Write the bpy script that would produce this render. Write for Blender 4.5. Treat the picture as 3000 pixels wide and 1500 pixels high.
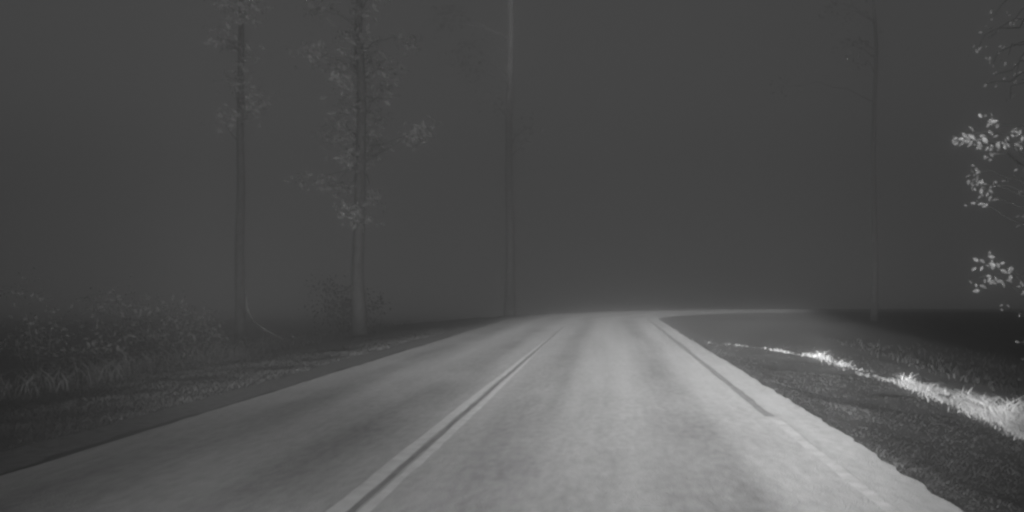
import bpy, math, random
import numpy as np
from mathutils import Vector, Matrix

random.seed(7)
rng = np.random.default_rng(11)
scene = bpy.context.scene
for o in list(bpy.data.objects):
    bpy.data.objects.remove(o)

# ------------------------------------------------------------------ camera
F_PX, H_CAM, VPX, VPY = 2600.0, 1.36, 1782.0, 843.0
cam_d = bpy.data.cameras.new('camera')
cam = bpy.data.objects.new('camera', cam_d)
scene.collection.objects.link(cam)
cam.location = (0, 0, H_CAM)
cam.rotation_euler = (math.radians(90), 0, 0)
cam_d.sensor_width = 36.0
cam_d.lens = 36.0 * F_PX / 3000.0
cam_d.shift_x = -(VPX - 1500) / 3000.0
cam_d.shift_y = (VPY - 750) / 3000.0
cam_d.clip_end = 3000
scene.camera = cam

# ------------------------------------------------------------------ world: moonless overcast night sky, neutral grey
world = bpy.data.worlds.new('World')
scene.world = world
world.use_nodes = True
bg = world.node_tree.nodes['Background']
bg.inputs['Color'].default_value = (1, 1, 1, 1)
bg.inputs['Strength'].default_value = 0.0535

# ------------------------------------------------------------------ the car's two headlights (the only lamps of the place)
BEAM_POWER = 1.0


def headlight(x):
    ld = bpy.data.lights.new('headlight', 'SPOT')
    ld.energy = 1000.0
    ld.spot_size = math.radians(150)
    ld.spot_blend = 0.3
    ld.shadow_soft_size = 0.06
    ld.use_nodes = True
    nt = ld.node_tree
    nt.nodes.clear()
    N = nt.nodes.new
    L = nt.links.new

    def m(op, a, b=None, c=None, clamp=False):
        n = N('ShaderNodeMath')
        n.operation = op
        n.use_clamp = clamp
        for i, v in enumerate((a, b, c)):
            if v is None:
                continue
            if isinstance(v, (int, float)):
                n.inputs[i].default_value = v
            else:
                L(v, n.inputs[i])
        return n.outputs[0]
    tc = N('ShaderNodeTexCoord')
    sp = N('ShaderNodeSeparateXYZ')
    L(tc.outputs['Normal'], sp.inputs[0])
    az = m('ABSOLUTE', sp.outputs[2])
    az = m('MAXIMUM', az, 0.02)
    u = m('DIVIDE', sp.outputs[0], az)
    v = m('DIVIDE', sp.outputs[1], az)
    # reflector pattern: strong just below the horizontal cut-off, weak spill above it
    below = m('MAXIMUM', m('MULTIPLY', v, -1.0), 0.011)
    hot = m('DIVIDE', BEAM_K, m('POWER', below, BEAM_P))
    hot = m('MULTIPLY', hot, m('POWER', m('MINIMUM', m('DIVIDE', 0.07, below), 1.0), 0.4))
    cut = N('ShaderNodeMapRange')
    cut.interpolation_type = 'SMOOTHSTEP'
    left = m('MAXIMUM', m('SUBTRACT', m('MULTIPLY', u, -1.0), 0.02), 0.0)
    right = m('MAXIMUM', m('SUBTRACT', u, 0.21), 0.0)
    vv = m('MULTIPLY_ADD', left, 0.1, v)
    L(m('MULTIPLY_ADD', right, 0.2, vv), cut.inputs['Value'])
    cut.inputs['From Min'].default_value = -0.0135
    cut.inputs['From Max'].default_value = -0.006
    cut.inputs['To Min'].default_value = 1.0
    cut.inputs['To Max'].default_value = 0.0
    hot = m('MULTIPLY', hot, cut.outputs[0])
    ramp = N('ShaderNodeValToRGB')
    L(m('MULTIPLY_ADD', u, 0.5, 0.5), ramp.inputs[0])
    cr = ramp.color_ramp
    cr.interpolation = 'B_SPLINE'
    for i, (uu, a) in enumerate(BEAM_U):
        if i == 0:
            cr.elements.remove(cr.elements[1])
            cr.elements[0].position = 0.5 + 0.5 * uu
        e = cr.elements[0] if i == 0 else cr.elements.new(0.5 + 0.5 * uu)
        e.color = (a, a, a, 1)
    hot = m('MULTIPLY', hot, ramp.outputs[0])
    ramp2 = N('ShaderNodeValToRGB')
    L(m('MULTIPLY_ADD', u, 0.5, 0.5), ramp2.inputs[0])
    cr = ramp2.color_ramp
    for i, (uu, a) in enumerate(SPILL_U):
        if i == 0:
            cr.elements.remove(cr.elements[1])
            cr.elements[0].position = 0.5 + 0.5 * uu
        e = cr.elements[0] if i == 0 else cr.elements.new(0.5 + 0.5 * uu)
        e.color = (a, a, a, 1)
    up = m('MAXIMUM', v, 0.0)
    spill = m('DIVIDE', SPILL, m('MULTIPLY_ADD', up, SPILL_FALL, 1.0))
    spill = m('MULTIPLY', spill, ramp2.outputs[0])
    low = N('ShaderNodeMapRange')
    low.interpolation_type = 'SMOOTHSTEP'
    L(m('MULTIPLY_ADD', left, 0.035, v), low.inputs['Value'])
    low.inputs['From Min'].default_value = -0.07
    low.inputs['From Max'].default_value = 0.03
    low.inputs['To Min'].default_value = SPILL_LOW
    spill = m('MULTIPLY', spill, low.outputs[0])
    em = N('ShaderNodeEmission')
    L(m('ADD', hot, spill), em.inputs['Strength'])
    out = N('ShaderNodeOutputLight')
    L(em.outputs[0], out.inputs[0])
    o = bpy.data.objects.new('headlight', ld)
    scene.collection.objects.link(o)
    o.location = (x, 1.4, 0.66)
    o.rotation_euler = (math.radians(90), 0, 0)
    return o


BEAM_K, BEAM_P = 0.0192, 2.95
BEAM_U = [(-0.85, 0.01), (-0.45, 0.025), (-0.28, 0.135), (-0.12, 0.36), (0.0, 0.49), (0.12, 0.61),
          (0.24, 0.68), (0.36, 1.0), (0.46, 1.0), (0.62, 0.3)]
SPILL, SPILL_FALL, SPILL_LOW = 36.0, 0.2, 0.012
SPILL_U = [(-0.8, 0.7), (-0.5, 1.0), (-0.28, 0.85), (-0.1, 0.75), (0.1, 0.3), (0.3, 0.34), (0.42, 0.36), (0.8, 0.1)]
headlight(-0.62)
headlight(0.62)

# ------------------------------------------------------------------ exposure and sampling
scene.view_settings.view_transform = 'Standard'
scene.view_settings.look = 'None'
scene.view_settings.exposure = 0.0
scene.view_settings.gamma = 1.0
scene.view_settings.use_curve_mapping = False
cy = scene.cycles
cy.use_denoising = True
cy.volume_bounces = 6
cy.max_bounces = 10
cy.diffuse_bounces = 3
cy.filter_width = 2.6


# ================================================================== helpers
def at(px, py, z=0.0):
    """ground point at height z seen at a photograph pixel below the horizon"""
    d = (H_CAM - z) * F_PX / (py - VPY)
    return Vector(((px - VPX) / F_PX * d, d, z))


def at_d(px, py, d):
    return Vector(((px - VPX) / F_PX * d, d, H_CAM - (py - VPY) / F_PX * d))


def mesh_obj(name, verts, faces, mat, parent=None, smooth=False):
    me = bpy.data.meshes.new(name)
    if isinstance(verts, np.ndarray) and isinstance(faces, np.ndarray):
        nv, nf, k = len(verts), len(faces), faces.shape[1]
        me.vertices.add(nv)
        me.vertices.foreach_set('co', verts.astype(np.float32).ravel())
        me.loops.add(nf * k)
        me.loops.foreach_set('vertex_index', faces.astype(np.int32).ravel())
        me.polygons.add(nf)
        me.polygons.foreach_set('loop_start', np.arange(0, nf * k, k, dtype=np.int32))
        me.update(calc_edges=True)
        me.validate()
    else:
        me.from_pydata([tuple(v) for v in verts], [], [tuple(f) for f in faces])
        me.update()
    if smooth:
        me.shade_smooth()
    me.materials.append(mat)
    o = bpy.data.objects.new(name, me)
    scene.collection.objects.link(o)
    if parent:
        o.parent = parent
    return o


def tag(o, label=None, category=None, group=None, kind=None):
    for k, v in (('label', label), ('category', category), ('group', group), ('kind', kind)):
        if v:
            o[k] = v
    return o


def empty(name, loc, **kw):
    o = bpy.data.objects.new(name, None)
    scene.collection.objects.link(o)
    o.location = loc
    o.empty_display_size = 0.3
    return tag(o, **kw)


def material(name, base, rough=0.9, spec=0.2, var=0.0, scale=5.0, bump=0.0, bump_scale=60.0, bump_dist=0.02,
             translucent=0.0):
    m = bpy.data.materials.new(name)
    m.use_nodes = True
    nt = m.node_tree
    b = nt.nodes['Principled BSDF']
    b.inputs['Roughness'].default_value = rough
    b.inputs['Specular IOR Level'].default_value = spec
    b.inputs['Base Color'].default_value = (base, base, base, 1)
    tc = nt.nodes.new('ShaderNodeTexCoord')
    if var:
        n = nt.nodes.new('ShaderNodeTexNoise')
        n.inputs['Scale'].default_value = scale
        n.inputs['Detail'].default_value = 4
        nt.links.new(tc.outputs['Object'], n.inputs['Vector'])
        r = nt.nodes.new('ShaderNodeMapRange')
        r.inputs['From Min'].default_value = 0.3
        r.inputs['From Max'].default_value = 0.7
        r.inputs['To Min'].default_value = base * (1 - var)
        r.inputs['To Max'].default_value = base * (1 + var)
        nt.links.new(n.outputs['Fac'], r.inputs['Value'])
        nt.links.new(r.outputs[0], b.inputs['Base Color'])
    if bump:
        n = nt.nodes.new('ShaderNodeTexNoise')
        n.inputs['Scale'].default_value = bump_scale
        n.inputs['Detail'].default_value = 3
        nt.links.new(tc.outputs['Object'], n.inputs['Vector'])
        bp = nt.nodes.new('ShaderNodeBump')
        bp.inputs['Strength'].default_value = bump
        bp.inputs['Distance'].default_value = bump_dist
        nt.links.new(n.outputs['Fac'], bp.inputs['Height'])
        nt.links.new(bp.outputs[0], b.inputs['Normal'])
    if translucent:
        t = nt.nodes.new('ShaderNodeBsdfTranslucent')
        t.inputs['Color'].default_value = (base, base, base, 1)
        mx = nt.nodes.new('ShaderNodeMixShader')
        mx.inputs[0].default_value = translucent
        nt.links.new(b.outputs[0], mx.inputs[1])
        nt.links.new(t.outputs[0], mx.inputs[2])
        nt.links.new(mx.outputs[0], nt.nodes['Material Output'].inputs['Surface'])
    return m


# ================================================================== the line of the road
REF_X = -1.56            # centre of the double line
Y_BEND = 38.0            # where the bend begins
R0 = 15.5                # radius of the bend along the double line
CX, CY = REF_X + R0, Y_BEND
ARC = R0 * math.pi / 2


def road_pt(t, s):
    """t metres along the double line, s metres to its right"""
    if t <= Y_BEND:
        return (REF_X + s, t)
    if t <= Y_BEND + ARC:
        a = (t - Y_BEND) / R0
        r = R0 - s
        return (CX - r * math.cos(a), CY + r * math.sin(a))
    return (CX + (t - Y_BEND - ARC), CY + R0 - s)


def road_s(x, y):
    """signed distance to the right of the double line (numpy)"""
    x = np.asarray(x, float)
    y = np.asarray(y, float)
    s1 = x - REF_X
    r = np.hypot(x - CX, y - CY)
    s2 = R0 - r
    s3 = (CY + R0) - y
    return np.where(y < CY, np.where(x < CX, s1, np.maximum(s1, s3)), np.where(x < CX, s2, s3))


def vnoise(x, y, seed=0):
    """smooth value noise in 2-D (numpy)"""
    xi, yi = np.floor(x).astype(int), np.floor(y).astype(int)
    xf, yf = x - xi, y - yi
    xf, yf = xf * xf * (3 - 2 * xf), yf * yf * (3 - 2 * yf)

    def h(a, b):
        n = (a * 374761393 + b * 668265263 + seed * 1274126177) & 0x7fffffff
        n = ((n ^ (n >> 13)) * 1103515245) & 0x7fffffff
        return (n & 0xffff) / 65535.0
    return ((h(xi, yi) * (1 - xf) + h(xi + 1, yi) * xf) * (1 - yf)
            + (h(xi, yi + 1) * (1 - xf) + h(xi + 1, yi + 1) * xf) * yf)


S_LEFT, S_RIGHT = -2.82, 3.73


def ground_z(x, y):
    x = np.asarray(x, float)
    y = np.asarray(y, float)
    s = road_s(x, y)
    ur = np.clip(s - S_RIGHT, 0, None)
    ul = np.clip(-3.6 - s, 0, None)
    z = np.full(np.shape(s), -0.03)
    # the ditch on the right runs out where the road bends
    ditch = 1.0 - 0.93 * np.clip((y - 5.0) / 33.0, 0, 1)
    z = z - ditch * 0.85 * (1 - np.exp(-ur * 0.36))
    z = z - ditch * 3.0 * (1 - np.exp(-np.clip(ur - 5, 0, None) * 0.1))
    z = z - np.minimum(ul, 6.0) * 0.07 - 4.0 * (1 - np.exp(-np.clip(ul - 4.5, 0, None) * 0.08))
    off = np.maximum(ur, ul)
    rough = (vnoise(x * 0.9, y * 0.9, 3) - 0.5) * 0.10 + (vnoise(x * 3.1, y * 3.1, 4) - 0.5) * 0.04
    z = z + rough * np.clip(off * 1.5, 0, 1) * (1 - 0.9 * np.clip((y - 18.0) / 8.0, 0, 1) * (ur > 0))
    return z


# ================================================================== ground
def axis(fine0, fine1, step, far):
    a = list(np.arange(fine0, fine1 + 1e-6, step))
    v, st = fine1, step
    while v < far:
        st *= 1.35
        v += st
        a.append(v)
    v, st = fine0, step
    pre = []
    while v > -far:
        st *= 1.35
        v -= st
        pre.append(v)
    return np.array(pre[::-1] + a)


gx = axis(-12, 22, 0.17, 150)
gy = axis(2, 62, 0.22, 150)
GX, GY = np.meshgrid(gx, gy)
GZ = ground_z(GX, GY)
nx, ny = len(gx), len(gy)
V = np.stack([GX.ravel(), GY.ravel(), GZ.ravel()], 1)
ii, jj = np.meshgrid(np.arange(nx - 1), np.arange(ny - 1))
a = (jj * nx + ii).ravel()
Fq = np.stack([a, a + 1, a + nx + 1, a + nx], 1)
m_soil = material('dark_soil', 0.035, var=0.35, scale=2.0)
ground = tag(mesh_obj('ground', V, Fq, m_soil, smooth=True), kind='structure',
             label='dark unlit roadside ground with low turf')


# ================================================================== road
def asphalt():
    m = bpy.data.materials.new('asphalt')
    m.use_nodes = True
    nt = m.node_tree
    N, L = nt.nodes.new, nt.links.new
    b = nt.nodes['Principled BSDF']
    b.inputs['Roughness'].default_value = 0.95
    b.inputs['Specular IOR Level'].default_value = 0.15
    uv = N('ShaderNodeUVMap')
    uv.uv_map = 'road'
    sep = N('ShaderNodeSeparateXYZ')
    L(uv.outputs[0], sep.inputs[0])

    def math_(op, a, b_=None, c=None, clamp=False):
        n = N('ShaderNodeMath')
        n.operation = op
        n.use_clamp = clamp
        for i, v in enumerate((a, b_, c)):
            if v is None:
                continue
            if isinstance(v, (int, float)):
                n.inputs[i].default_value = v
            else:
                L(v, n.inputs[i])
        return n.outputs[0]

    def noise(scale, sx, sy, detail=4.0):
        mp = N('ShaderNodeMapping')
        mp.inputs['Scale'].default_value = (sx, sy, 1)
        L(uv.outputs[0], mp.inputs[0])
        n = N('ShaderNodeTexNoise')
        n.inputs['Scale'].default_value = scale
        n.inputs['Detail'].default_value = detail
        L(mp.outputs[0], n.inputs['Vector'])
        return n.outputs['Fac']

    def track(c, w):      # a wheel path: 1 in its middle, 0 beyond w
        d = math_('ABSOLUTE', math_('SUBTRACT', sep.outputs[0], c))
        r = N('ShaderNodeMapRange')
        r.interpolation_type = 'SMOOTHSTEP'
        L(d, r.inputs['Value'])
        r.inputs['From Min'].default_value = 0.0
        r.inputs['From Max'].default_value = w
        r.inputs['To Min'].default_value = 1.0
        r.inputs['To Max'].default_value = 0.0
        return r.outputs[0]
    tracks = math_('ADD', track(0.72, 0.62), track(2.35, 0.6))
    tracks = math_('ADD', tracks, track(-0.75, 0.6))
    tracks = math_('ADD', tracks, track(-2.1, 0.6))
    patch = noise(1.0, 0.9, 0.33, 5.0)
    tr = math_('MULTIPLY', tracks, math_('MULTIPLY_ADD', patch, 1.8, -0.3, clamp=True))
    val = math_('MULTIPLY_ADD', tr, -0.16, 0.31)
    streak = noise(1.0, 3.0, 0.12, 4.0)
    val = math_('MULTIPLY_ADD', math_('SUBTRACT', streak, 0.5), 0.2, val)
    blot = noise(1.0, 1.1, 0.7, 6.0)
    val = math_('MULTIPLY_ADD', math_('SUBTRACT', blot, 0.5), 0.09, val)
    grain = noise(16.0, 1.0, 0.32, 4.0)
    val = math_('MULTIPLY_ADD', math_('SUBTRACT', grain, 0.5), 0.2, val)
    mid = noise(1.0, 9.0, 1.6, 6.0)
    val = math_('MULTIPLY_ADD', math_('SUBTRACT', mid, 0.5), 0.11, val)
    val = math_('MAXIMUM', val, 0.06)
    L(val, b.inputs['Base Color'])
    vor = N('ShaderNodeTexVoronoi')
    vor.inputs['Scale'].default_value = 60.0
    L(uv.outputs[0], vor.inputs['Vector'])
    bp = N('ShaderNodeBump')
    bp.inputs['Strength'].default_value = 0.8
    bp.inputs['Distance'].default_value = 0.006
    L(vor.outputs['Distance'], bp.inputs['Height'])
    L(bp.outputs[0], b.inputs['Normal'])
    return m


def strip(name, s0, s1, t0, t1, z, mat, parent=None, dt=0.5, ns=1, ragged0=0.0, ragged1=0.0, seed=0,
          taper=None):
    ts = np.arange(t0, t1 + dt * 0.5, dt)
    verts, uvs = [], []
    for t in ts:
        r0 = ragged0 * (2 * float(vnoise(np.array(t * 0.8), np.array(0.3), seed)) - 1
                        + 0.7 * (2 * float(vnoise(np.array(t * 3.7), np.array(0.3), seed + 9)) - 1))
        r1 = ragged1 * (2 * float(vnoise(np.array(t * 0.8), np.array(7.3), seed)) - 1
                        + 0.7 * (2 * float(vnoise(np.array(t * 3.7), np.array(7.3), seed + 9)) - 1)
                        + 0.8 * (2 * float(vnoise(np.array(t * 7.9), np.array(4.3), seed + 19)) - 1))
        a0, a1 = s0 + r0, s1 + r1
        if taper and t > taper:      # worn away towards its end
            w_ = max(0.0, (t1 - t) / (t1 - taper))
            if abs(s0) < abs(s1):
                a1 = a0 + (a1 - a0) * w_
            else:
                a0 = a1 + (a0 - a1) * w_
        for k in range(ns + 1):
            s = a0 + (a1 - a0) * k / ns
            x, y = road_pt(t, s)
            verts.append((x, y, z))
            uvs.append((s, t))
    faces = []
    w = ns + 1
    for i in range(len(ts) - 1):
        for k in range(ns):
            p = i * w + k
            faces.append((p, p + 1, p + w + 1, p + w))
    o = mesh_obj(name, verts, faces, mat, parent)
    lay = o.data.uv_layers.new(name='road')
    for li, lp in enumerate(o.data.loops):
        lay.data[li].uv = uvs[lp.vertex_index]
    return o


m_asphalt = asphalt()
road = strip('road', S_LEFT, S_RIGHT, -12, 130, 0.0, m_asphalt, dt=0.125, ns=10, ragged1=0.03, ragged0=0.03, seed=2)
tag(road, label='pale worn asphalt country road bending right into the dark', kind='structure')


def paint(name, base, var, lo=0.45, hi=0.55):
    m = material(name, base, rough=0.9, spec=0.2, var=var, scale=6.0, bump=0.8, bump_scale=90.0, bump_dist=0.01)
    return m


m_paint = paint('worn_road_paint', 0.47, 0.15)
m_edge = paint('faded_edge_paint', 0.36, 0.2)
m_tar = material('black_tar_seal', 0.15, rough=0.8, spec=0.2, var=0.3, scale=4.0, bump=0.5, bump_scale=50.0)
strip('centre_stripe', -0.145, -0.04, -12, 27.0, 0.004, m_paint, road, dt=0.25, taper=11.0, ragged0=0.012, ragged1=0.012, seed=5)
strip('centre_stripe', 0.04, 0.125, -12, 23.0, 0.004, m_paint, road, dt=0.25, taper=9.0, ragged0=0.012, ragged1=0.012, seed=6)
strip('tar_seam', -0.025, 0.025, -12, 31, 0.004, m_tar, road, dt=0.25, ragged0=0.012, ragged1=0.012, seed=8)
strip('edge_stripe', 3.23, 3.33, -12, 9.2, 0.004, m_edge, road, dt=0.25, ragged0=0.012, ragged1=0.012, seed=15)
strip('edge_seam', 3.21, 3.31, 9.35, 45, 0.004, m_tar, road, dt=0.25, ragged0=0.012, ragged1=0.02, seed=18)
m_gravel = material('pale_gravel', 0.085, var=0.4, scale=9.0, bump=0.8, bump_scale=40.0, bump_dist=0.02)
sh = strip('gravel_shoulder', -3.45, -2.92, -12, 130, -0.008, m_gravel, None, dt=0.25, ragged0=0.07, ragged1=0.05, seed=31)
tag(sh, kind='structure', label='narrow strip of gravel along the left edge of the road')


# ================================================================== grass
def blades(points, heights, width, lean):
    """numpy: a curved tapered blade at each point; returns verts, faces"""
    n = len(points)
    ang = rng.uniform(0, 2 * math.pi, n)
    dirx, diry = np.cos(ang), np.sin(ang)
    la = rng.uniform(0, 2 * math.pi, n)
    ln = rng.uniform(0.2, 1.0, n) * lean * heights
    lx, ly = np.cos(la) * ln, np.sin(la) * ln
    w = width * rng.uniform(0.6, 1.3, n)
    vs = []
    for k, (f, tw) in enumerate(((0.0, 1.0), (0.55, 0.75), (1.0, 0.12))):
        c = points.copy()
        c[:, 0] += lx * f ** 2
        c[:, 1] += ly * f ** 2
        c[:, 2] += heights * (f - 0.25 * lean * f ** 2)
        for sg in (-1, 1):
            p = c.copy()
            p[:, 0] += sg * dirx * w * tw * 0.5
            p[:, 1] += sg * diry * w * tw * 0.5
            vs.append(p)
    V = np.stack(vs, 1).reshape(-1, 3)
    b = np.arange(n)[:, None] * 6
    F = np.concatenate([b + np.array([[0, 1, 3, 2]]), b + np.array([[2, 3, 5, 4]])], 0)
    return V, F


def grass_band(name, s0, s1, t0, t1, n, h, width, lean, mat, label, power=1.6, mask=None):
    # more blades close to the camera
    t = t0 + (t1 - t0) * rng.uniform(0, 1, n) ** power
    s = rng.uniform(s0, s1, n)
    P = np.array([road_pt(a, b) for a, b in zip(t, s)])
    keep = np.ones(n, bool)
    if mask is not None:
        keep = mask(P[:, 0], P[:, 1], s, t)
    P, s, t = P[keep], s[keep], t[keep]
    z = ground_z(P[:, 0], P[:, 1]) - 0.01
    pts = np.column_stack([P, z])
    hh = h * rng.uniform(0.5, 1.25, len(pts)) * (0.55 + 0.9 * vnoise(P[:, 0] * 1.3, P[:, 1] * 1.3, 21))
    Vb, Fb = blades(pts, hh, width, lean)
    return tag(mesh_obj(name, Vb, Fb, mat), label=label, category='grass', kind='stuff')


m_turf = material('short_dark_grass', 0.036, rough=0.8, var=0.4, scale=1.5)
m_dry = material('pale_dry_grass', 0.3, rough=0.8, var=0.35, scale=1.5, translucent=0.2)
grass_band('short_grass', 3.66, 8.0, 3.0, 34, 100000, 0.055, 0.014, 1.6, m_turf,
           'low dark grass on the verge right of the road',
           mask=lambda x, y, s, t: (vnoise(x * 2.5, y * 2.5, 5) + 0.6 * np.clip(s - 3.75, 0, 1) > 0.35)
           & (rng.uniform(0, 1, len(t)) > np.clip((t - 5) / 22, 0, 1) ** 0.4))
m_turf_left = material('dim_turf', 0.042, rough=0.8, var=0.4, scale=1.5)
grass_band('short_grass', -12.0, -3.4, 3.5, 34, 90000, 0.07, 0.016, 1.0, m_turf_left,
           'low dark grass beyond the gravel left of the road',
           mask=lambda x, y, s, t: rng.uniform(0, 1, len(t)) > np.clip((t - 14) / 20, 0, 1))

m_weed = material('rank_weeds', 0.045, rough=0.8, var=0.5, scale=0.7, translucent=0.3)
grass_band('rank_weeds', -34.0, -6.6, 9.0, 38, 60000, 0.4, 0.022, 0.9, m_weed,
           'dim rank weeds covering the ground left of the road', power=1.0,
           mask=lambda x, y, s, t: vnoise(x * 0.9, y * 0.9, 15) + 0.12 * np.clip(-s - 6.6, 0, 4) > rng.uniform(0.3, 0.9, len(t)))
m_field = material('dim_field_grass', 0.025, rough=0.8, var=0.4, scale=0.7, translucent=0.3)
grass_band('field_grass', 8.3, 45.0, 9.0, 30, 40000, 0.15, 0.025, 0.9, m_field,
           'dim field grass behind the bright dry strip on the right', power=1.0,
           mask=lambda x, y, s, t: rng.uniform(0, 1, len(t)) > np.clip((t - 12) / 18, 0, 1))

# tall dry grass: a ragged line beyond the verge
curve = [(2060, 1003), (2140, 1010), (2240, 1024), (2340, 1042), (2420, 1062), (2500, 1090), (2580, 1112), (2660, 1134),
         (2760, 1170), (2860, 1208), (2960, 1248), (3060, 1300), (3200, 1380)]
dens = [0.02, 0.035, 0.045, 0.11, 0.22, 0.12, 0.12, 0.6, 1.2, 1.7, 2.0, 2.0, 2.0]
hts = [0.05, 0.06, 0.07, 0.13, 0.18, 0.11, 0.11, 0.22, 0.26, 0.29, 0.31, 0.31, 0.31]
wid = [0.06, 0.06, 0.07, 0.09, 0.12, 0.10, 0.11, 0.14, 0.15, 0.16, 0.17, 0.17, 0.17]
cp = []
for px, py in curve:
    z = -0.5
    for _ in range(8):
        c = at(px, py, z)
        z = 0.5 * z + 0.5 * float(ground_z(c.x, c.y))
    cp.append(at(px, py, z))
pts, hs = [], []
for i in range(len(cp) - 1):
    p, q = cp[i], cp[i + 1]
    n = int((q - p).length * 420 * (dens[i] + dens[i + 1]))
    for k in range(n):
        f = random.random()
        c = p.lerp(q, f)
        off = random.gauss(0, 1) * wid[i] + 0.12
        nrm = Vector((1, 0.15, 0))
        c = c + nrm * off
        if i > 2 and float(vnoise(np.array(c.x * 4.0), np.array(c.y * 2.4), 55)) < random.uniform(0.15, 0.6):
            continue      # gaps between the tufts
        pts.append((c.x, c.y, 0))
        hs.append((hts[i] * (1 - f) + hts[i + 1] * f) * random.uniform(0.4, 1.25))
pts = np.array(pts)
hs = np.array(hs) * (0.22 + 1.6 * vnoise(pts[:, 0] * 3.4 + 40, pts[:, 1] * 2.2, 77) ** 2)
pts[:, 2] = ground_z(pts[:, 0], pts[:, 1]) - 0.01
Vb, Fb = blades(pts, hs, 0.015, 1.2)
tag(mesh_obj('dry_grass', Vb, Fb, m_dry), category='grass', kind='stuff',
    label='bright strip of tall dry grass beyond the dark right verge')


# ================================================================== trees and bushes
def tube(path, radii, sides=7):
    verts, faces = [], []
    for i, (p, r) in enumerate(zip(path, radii)):
        p = Vector(p)
        d = (Vector(path[min(i + 1, len(path) - 1)]) - Vector(path[max(i - 1, 0)])).normalized()
        u = d.orthogonal().normalized()
        w = d.cross(u)
        for k in range(sides):
            a = 2 * math.pi * k / sides
            verts.append(p + (u * math.cos(a) + w * math.sin(a)) * r)
    for i in range(len(path) - 1):
        for k in range(sides):
            a, b = i * sides + k, i * sides + (k + 1) % sides
            faces.append((a, b, b + sides, a + sides))
    faces.append(tuple(range(sides))[::-1])
    faces.append(tuple((len(path) - 1) * sides + k for k in range(sides)))
    return verts, faces


def join(parts):
    V, F = [], []
    for v, f in parts:
        o = len(V)
        V += list(v)
        F += [tuple(i + o for i in q) for q in f]
    return V, F


def wob_path(p, q, n, amp):
    p, q = Vector(p), Vector(q)
    out = []
    for i in range(n + 1):
        f = i / n
        c = p.lerp(q, f)
        if 0 < i < n:
            c = c + Vector((random.gauss(0, amp), random.gauss(0, amp), random.gauss(0, amp * 0.5)))
        out.append(c)
    return out


def leaf_cloud(centres, spread, count, size, squash=0.7, front=0.5):
    """count small leaf-shaped quads round each centre"""
    V, F = [], []
    for c in centres:
        c = Vector(c)
        for k in range(count):
            p = c + Vector((random.gauss(0, spread), random.gauss(0, spread), random.gauss(0, spread * squash)))
            nrm = Vector((random.gauss(0, 1), random.gauss(-front, 1), random.gauss(0.2, 1))).normalized()
            a = nrm.orthogonal().normalized()
            a = Matrix.Rotation(random.uniform(0, 6.28), 3, nrm) @ a
            b = nrm.cross(a)
            s = size * random.uniform(0.6, 1.3)
            o = len(V)
            V += [p - a * s, p + b * s * 0.42 + nrm * s * 0.1, p + a * s, p - b * s * 0.42 + nrm * s * 0.1]
            F.append((o, o + 1, o + 2, o + 3))
    return V, F


m_bark = material('bark', 0.043, var=0.4, scale=7.0, bump=0.6, bump_scale=25.0, bump_dist=0.03)
m_palebark = material('pale_stem_bark', 0.07, var=0.45, scale=5.0, bump=0.6, bump_scale=20.0, bump_dist=0.03)


def lit_top_bark(lo, hi, pale_from):
    # lit upper trunk and its fade into darkness below, painted into the bark colour
    m = material('lit_top_bark', 0.05, bump=0.6, bump_scale=18.0, bump_dist=0.03)
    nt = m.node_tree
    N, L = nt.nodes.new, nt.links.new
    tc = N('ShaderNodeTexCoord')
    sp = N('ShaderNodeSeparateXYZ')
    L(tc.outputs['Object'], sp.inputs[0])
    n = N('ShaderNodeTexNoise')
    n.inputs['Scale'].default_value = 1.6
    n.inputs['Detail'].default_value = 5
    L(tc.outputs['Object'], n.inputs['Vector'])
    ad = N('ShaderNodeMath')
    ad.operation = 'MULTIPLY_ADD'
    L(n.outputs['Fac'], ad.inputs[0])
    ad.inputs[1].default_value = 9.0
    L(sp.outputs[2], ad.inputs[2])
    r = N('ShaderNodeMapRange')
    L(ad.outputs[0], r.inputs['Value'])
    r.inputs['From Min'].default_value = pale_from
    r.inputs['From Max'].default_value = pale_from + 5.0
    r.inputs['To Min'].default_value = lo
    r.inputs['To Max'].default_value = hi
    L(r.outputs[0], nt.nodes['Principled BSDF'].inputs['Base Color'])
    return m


m_lit_top = lit_top_bark(0.21, 0.62, 18.0)
m_lit_top_near = lit_top_bark(0.22, 0.6, 17.5)
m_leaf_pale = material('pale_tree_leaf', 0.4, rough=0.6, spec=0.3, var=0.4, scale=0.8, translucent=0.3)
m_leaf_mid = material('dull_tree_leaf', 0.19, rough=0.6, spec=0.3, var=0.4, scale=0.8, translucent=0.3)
m_bush = material('bush_leaf', 0.042, rough=0.6, spec=0.3, var=0.5, scale=0.8, translucent=0.3)
m_leaf = material('tree_leaf', 0.12, rough=0.6, spec=0.3, var=0.4, scale=0.8, translucent=0.3)
m_twig = material('dark_twig', 0.025, var=0.3, scale=6.0)
m_leaf_near = material('broad_leaf', 0.11, rough=0.5, spec=0.4, var=0.25, scale=1.0, translucent=0.25)


def sub(v, o):
    return [Vector(a) - o for a in v]


def limb_path(p, q, n, amp):
    p, q = Vector(p), Vector(q)
    ln = (q - p).length
    c = p.lerp(q, 0.5) + Vector((random.gauss(0, amp), random.gauss(0, amp), random.uniform(0.05, 0.28))) * ln
    out = []
    for i in range(n + 1):
        f = i / n
        a = p.lerp(c, f).lerp(c.lerp(q, f), f)
        if 0 < i < n:
            a = a + Vector([random.gauss(0, 0.02 * ln) for _ in range(3)])
        out.append(a)
    return out


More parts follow.
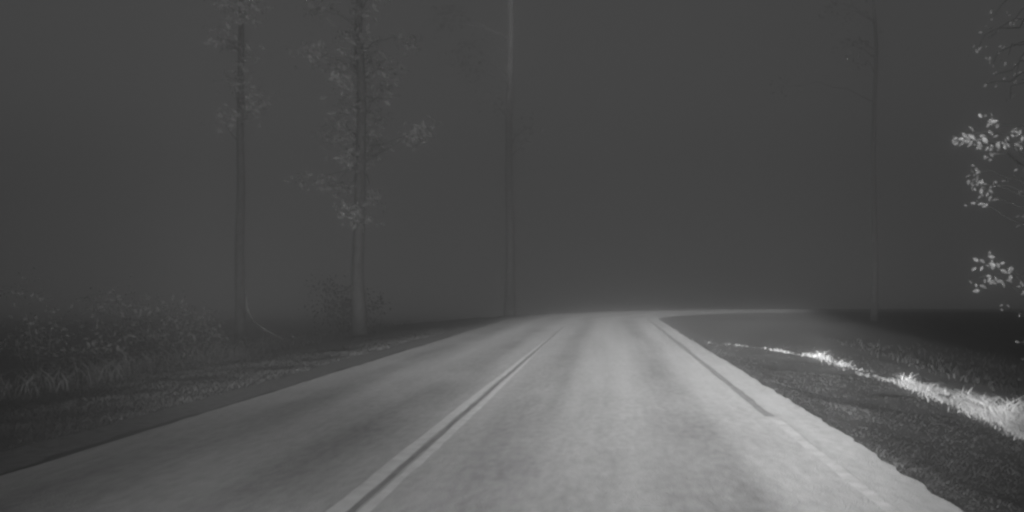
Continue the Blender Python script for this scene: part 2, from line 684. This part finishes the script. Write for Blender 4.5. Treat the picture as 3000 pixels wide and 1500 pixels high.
def roadside_tree(base, height, clumps, r0, label, leaf_size, count, spread, limb_from=0.3, bark=None, lean=(0, 0),
                  name='roadside_tree', leaf=None):
    """clumps: world points where the foliage sits; limbs run to them from the trunk"""
    base = Vector(base)
    t = empty(name, base, label=label, category='tree')
    top = base + Vector((lean[0], lean[1], height))
    path = wob_path(base - Vector((0, 0, 0.15)), top, 9, 0.05)
    radii = [r0 * (1 - 0.8 * i / 9) for i in range(10)]
    radii[0] *= 1.3
    v, f = tube(path, radii, 10)
    tr = mesh_obj('trunk', sub(v, base), f, bark or m_bark, t, smooth=True)
    if clumps:
        for c in clumps:
            c = Vector(c)
            zf = min(max((c.z - base.z - 0.25 * (c - top).length * 0.3) / height, limb_from), 0.97)
            o = base.lerp(top, zf)
            v, f = tube(limb_path(o, c, 6, 0.1), [r0 * 0.17, r0 * 0.14, r0 * 0.11, r0 * 0.08, r0 * 0.06, r0 * 0.04, r0 * 0.02], 5)
            mesh_obj('branch', sub(v, base), f, bark or m_bark, t, smooth=True)
        v, f = leaf_cloud(clumps, spread, count, leaf_size)
        mesh_obj('crown', sub(v, base), f, leaf or m_leaf, t)
    return t


def gpt(x, y):
    return (x, y, float(ground_z(x, y)))


def clump_px(spots, d, jitter=1.2):
    return [at_d(px, py, d + random.uniform(-jitter, jitter)) for px, py in spots]


# the taller tree left of the road, its crown hanging in ragged tiers
spots = [(1050, -60), (1000, -120), (930, 20), (1060, 30), (1100, -20), (1010, 90), (1060, 110), (940, 160), (905, 150), (980, 190),
         (1040, 165), (1085, 180), (1150, 200), (1010, 230), (1070, 235), (1130, 260), (1080, 285), (1020, 300), (1060, 330),
         (1110, 350), (1000, 360), (960, 400), (1050, 400), (1100, 420), (1020, 460), (1080, 470), (980, 540), (910, 538),
         (1030, 560), (1090, 580), (1020, 620), (1060, 640), (1200, 120), (1240, 380), (1215, 400)]
bx = at_d(1055, 0, 30)
roadside_tree(gpt(bx.x, 30), 19, clump_px(spots, 30, 1.0), 0.22,
              'tall leafy tree with ragged hanging crown left of the road', 0.13, 46, 0.26)
spots = [(690, -40), (650, 10), (720, 25), (760, 5), (700, 60), (640, 110), (660, 130), (720, 150), (700, 220), (740, 280),
         (690, 250), (760, 310), (660, 355), (720, 330)]
bx = at_d(705, 0, 33)
roadside_tree(gpt(bx.x, 33), 20, clump_px(spots, 33, 1.0), 0.2,
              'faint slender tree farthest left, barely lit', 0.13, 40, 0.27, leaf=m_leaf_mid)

# pale trunk standing in the middle and the foliage faintly seen beside it
bx = at_d(1492, 0, 56)
spots = [(1310, 30), (1340, 60), (1290, 70), (1360, 150), (1340, 180), (1390, 210), (1440, 300), (1560, 370), (1545, 400), (1400, 130)]
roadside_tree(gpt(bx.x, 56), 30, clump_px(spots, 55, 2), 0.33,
              'pale bare trunk rising in the middle beyond the bend', 0.2, 24, 0.5, bark=m_lit_top, leaf=m_leaf_pale)
bx = at_d(2560, 0, 40)
spots = [(2460, 10), (2480, 40), (2440, 30), (2510, 120), (2470, 140), (2530, 170), (2300, 250)]
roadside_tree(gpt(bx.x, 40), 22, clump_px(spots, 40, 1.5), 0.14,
              'thin pale-topped trunk right of the middle inside the bend', 0.13, 16, 0.35, bark=m_lit_top_near, leaf=m_leaf_pale)


def bush(base, clumps, label, count=70, size=0.09, spread=0.3):
    base = Vector(base)
    b = empty('roadside_bush', base, label=label, category='bush', group='bushes left of the road')
    for c in clumps:
        v, f = tube(wob_path(base + Vector((random.gauss(0, .1), random.gauss(0, .1), -0.05)), c, 3, 0.06),
                          [0.025, 0.018, 0.012, 0.005], 5)
        mesh_obj('stem', sub(v, base), f, m_bark, b, smooth=True)
    v, f = leaf_cloud(clumps, spread * 1.15, count * 3, size * 0.7)
    mesh_obj('foliage', sub(v, base), f, m_bush, b)
    return b


def gp(px, d):
    x = (px - VPX) / F_PX * d
    return (x, d, float(ground_z(x, d)))


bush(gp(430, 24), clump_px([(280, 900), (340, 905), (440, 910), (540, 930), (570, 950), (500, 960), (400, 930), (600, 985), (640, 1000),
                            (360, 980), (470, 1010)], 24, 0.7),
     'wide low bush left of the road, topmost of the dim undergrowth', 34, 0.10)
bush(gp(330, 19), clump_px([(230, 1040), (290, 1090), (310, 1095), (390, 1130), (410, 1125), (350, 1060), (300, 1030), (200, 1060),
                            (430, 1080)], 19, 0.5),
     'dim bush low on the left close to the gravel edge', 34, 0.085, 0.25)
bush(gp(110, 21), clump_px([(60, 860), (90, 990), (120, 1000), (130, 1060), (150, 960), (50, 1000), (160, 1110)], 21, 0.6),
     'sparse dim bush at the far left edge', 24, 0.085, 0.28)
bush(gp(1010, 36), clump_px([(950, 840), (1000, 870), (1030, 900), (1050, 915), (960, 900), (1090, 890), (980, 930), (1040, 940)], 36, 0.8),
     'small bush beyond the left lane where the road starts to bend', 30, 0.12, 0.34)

# bare bent stem leaning among the bushes
p = [at_d(720, 860, 27), at_d(725, 905, 27), at_d(740, 940, 27), at_d(775, 965, 27), at_d(820, 990, 27), at_d(862, 1012, 27)]
gb = Vector(gp(880, 27))
p = p + [gb + Vector((0, 0, -0.05))]
p = p[::-1]
v, f = tube(p, [0.03, 0.035, 0.033, 0.03, 0.027, 0.022, 0.014], 6)
st = mesh_obj('bent_stem', sub(v, gb), f, m_palebark, smooth=True)
st.location = gb
tag(st, label='bare bent stem leaning out of the undergrowth left of the road', category='stem')

# ------------------------------------------------------------------ the near tree at the right edge, its leaves one by one
D_R = 12.5
base = Vector((at_d(3075, 0, D_R).x, D_R, 0))
base.z = float(ground_z(base.x, base.y))
tree = empty('broadleaf_tree', base, category='tree',
             label='leafy tree at the right edge with a few brightly lit twigs')
top = base + Vector((0.2, 0.3, 8.5))
path = wob_path(base - Vector((0, 0, 0.2)), top, 9, 0.05)
v, f = tube(path, [0.2, 0.15, 0.14, 0.13, 0.12, 0.105, 0.09, 0.07, 0.05, 0.03], 12)
mesh_obj('trunk', sub(v, base), f, m_bark, tree, smooth=True)

# one broad pointed leaf, folded along the midrib
lv = [(0, -0.5, 0), (0.2, -0.3, 0.03), (0.27, -0.02, 0.05), (0.17, 0.28, 0.03), (0, 0.52, -0.04), (-0.17, 0.28, 0.03), (-0.27, -0.02, 0.05),
      (-0.2, -0.3, 0.03), (0, -0.25, 0), (0, 0.0, 0), (0, 0.27, -0.01), (0, -0.72, 0.0), (0.012, -0.5, 0), (-0.012, -0.5, 0)]
lf = [(0, 1, 8), (8, 1, 2), (8, 2, 9), (9, 2, 3), (9, 3, 10), (10, 3, 4), (10, 4, 5), (10, 5, 9), (9, 5, 6), (9, 6, 8), (8, 6, 7), (8, 7, 0),
      (11, 12, 13)]
leaf_me = bpy.data.meshes.new('leaf')
leaf_me.from_pydata(lv, [], lf)
leaf_me.materials.append(m_leaf_near)

n_leaf = 0
# (pixel x, pixel y, depth, how many leaves, spread in photo pixels, leaf length m, facing the road 0..1)
twigs = [(2895, 775, 11.8, 12, 33, 0.096, 0.90), (2870, 812, 11.8, 11, 37, 0.096, 0.90), (2930, 820, 11.8, 12, 39, 0.096, 0.90),
         (2985, 840, 12.2, 5, 26, 0.089, 0.50),
         (2900, 360, 11.3, 9, 28, 0.089, 0.80), (2835, 395, 11.3, 11, 28, 0.089, 0.80), (2800, 415, 11.3, 8, 19, 0.089, 0.70),
         (2870, 425, 11.3, 12, 26, 0.089, 0.80), (2925, 415, 11.4, 11, 28, 0.089, 0.80), (2985, 385, 11.5, 9, 26, 0.089, 0.70),
         (2990, 430, 11.7, 7, 24, 0.089, 0.60), (2900, 448, 11.5, 8, 28, 0.089, 0.50),
         (2850, 510, 12.3, 8, 26, 0.081, 0.50), (2865, 545, 12.3, 11, 24, 0.081, 0.60), (2890, 570, 12.3, 11, 28, 0.081, 0.50),
         (2870, 598, 12.3, 8, 26, 0.081, 0.60), (2930, 545, 12.6, 7, 28, 0.081, 0.30),
         (2910, 50, 14.8, 5, 26, 0.089, 0.30), (2970, 60, 14.8, 8, 33, 0.089, 0.30), (2900, 110, 15.0, 8, 33, 0.089, 0.24),
         (2860, 150, 15.0, 8, 33, 0.089, 0.24), (2910, 185, 15.0, 9, 33, 0.089, 0.27), (2955, 160, 15.0, 8, 37, 0.089, 0.18),
         (2925, 215, 15.0, 8, 30, 0.089, 0.24), (2885, 245, 15.0, 5, 24, 0.089, 0.24), (2975, 230, 15.1, 7, 30, 0.089, 0.24),
         (2960, 290, 15.1, 4, 28, 0.089, 0.12), (2990, 520, 12.9, 7, 28, 0.089, 0.20), (2980, 650, 12.9, 5, 28, 0.089, 0.20),
         (2960, 905, 14.1, 3, 26, 0.081, 0.30), (2975, 1000, 13.9, 4, 33, 0.081, 0.30), (2985, 1080, 13.8, 4, 33, 0.081, 0.30),
         (2990, 940, 14.1, 3, 26, 0.081, 0.30)]
for (px, py, d, n, sp, ll, face) in twigs:
    c = at_d(px, py, d)
    zf = min(max((c.z - base.z - 0.4) / 8.5, 0.06), 0.95)
    o = base.lerp(top, zf)
    pth = limb_path(o, c, 5, 0.08)
    v, f = tube(pth, [0.016, 0.013, 0.010, 0.007, 0.005, 0.003], 5)
    mesh_obj('branch', sub(v, base), f, m_twig, tree, smooth=True)
    for k in range(n):
        q = at_d(px + random.gauss(0, sp * 0.55), py + random.gauss(0, sp * 0.5), d + random.gauss(0, 0.12))
        L_ = bpy.data.objects.new('leaf', leaf_me)
        scene.collection.objects.link(L_)
        L_.parent = tree
        nrm = Vector((random.gauss(-0.3, 1 - face * 0.6), -0.4 - face * 1.2, random.gauss(0.3, 1 - face * 0.5))).normalized()
        yax = Vector((random.gauss(0, 1), random.gauss(0, 0.3), random.gauss(-0.4, 0.8)))
        yax = (yax - nrm * yax.dot(nrm)).normalized()
        xax = yax.cross(nrm)
        s = ll * random.uniform(0.55, 1.15)
        M = Matrix((xax, yax, nrm)).transposed().to_4x4()
        M = Matrix.Translation(q - base) @ M @ Matrix.Scale(s, 4)
        L_.matrix_local = M
        n_leaf += 1

# ================================================================== the misty air
HZ = bpy.data.materials.new('mist')
HZ.use_nodes = True
nt = HZ.node_tree
nt.nodes.clear()
pv = nt.nodes.new('ShaderNodeVolumePrincipled')
pv.inputs['Color'].default_value = (0.98, 0.98, 0.98, 1)
pv.inputs['Density'].default_value = 0.024
pv.inputs['Anisotropy'].default_value = 0.99
mo = nt.nodes.new('ShaderNodeOutputMaterial')
nt.links.new(pv.outputs[0], mo.inputs['Volume'])
x0, x1, y0, y1, z0, z1 = -215, 215, -215, 215, -6.5, 34.0
hv = [(x, y, z) for z in (z0, z1) for y in (y0, y1) for x in (x0, x1)]
hf = [(0, 2, 3, 1), (4, 5, 7, 6), (0, 1, 5, 4), (2, 6, 7, 3), (0, 4, 6, 2), (1, 3, 7, 5)]
hz = mesh_obj('haze', hv, hf, HZ)
tag(hz, label='thin night mist filling the air', kind='stuff')
print('leaves', n_leaf)
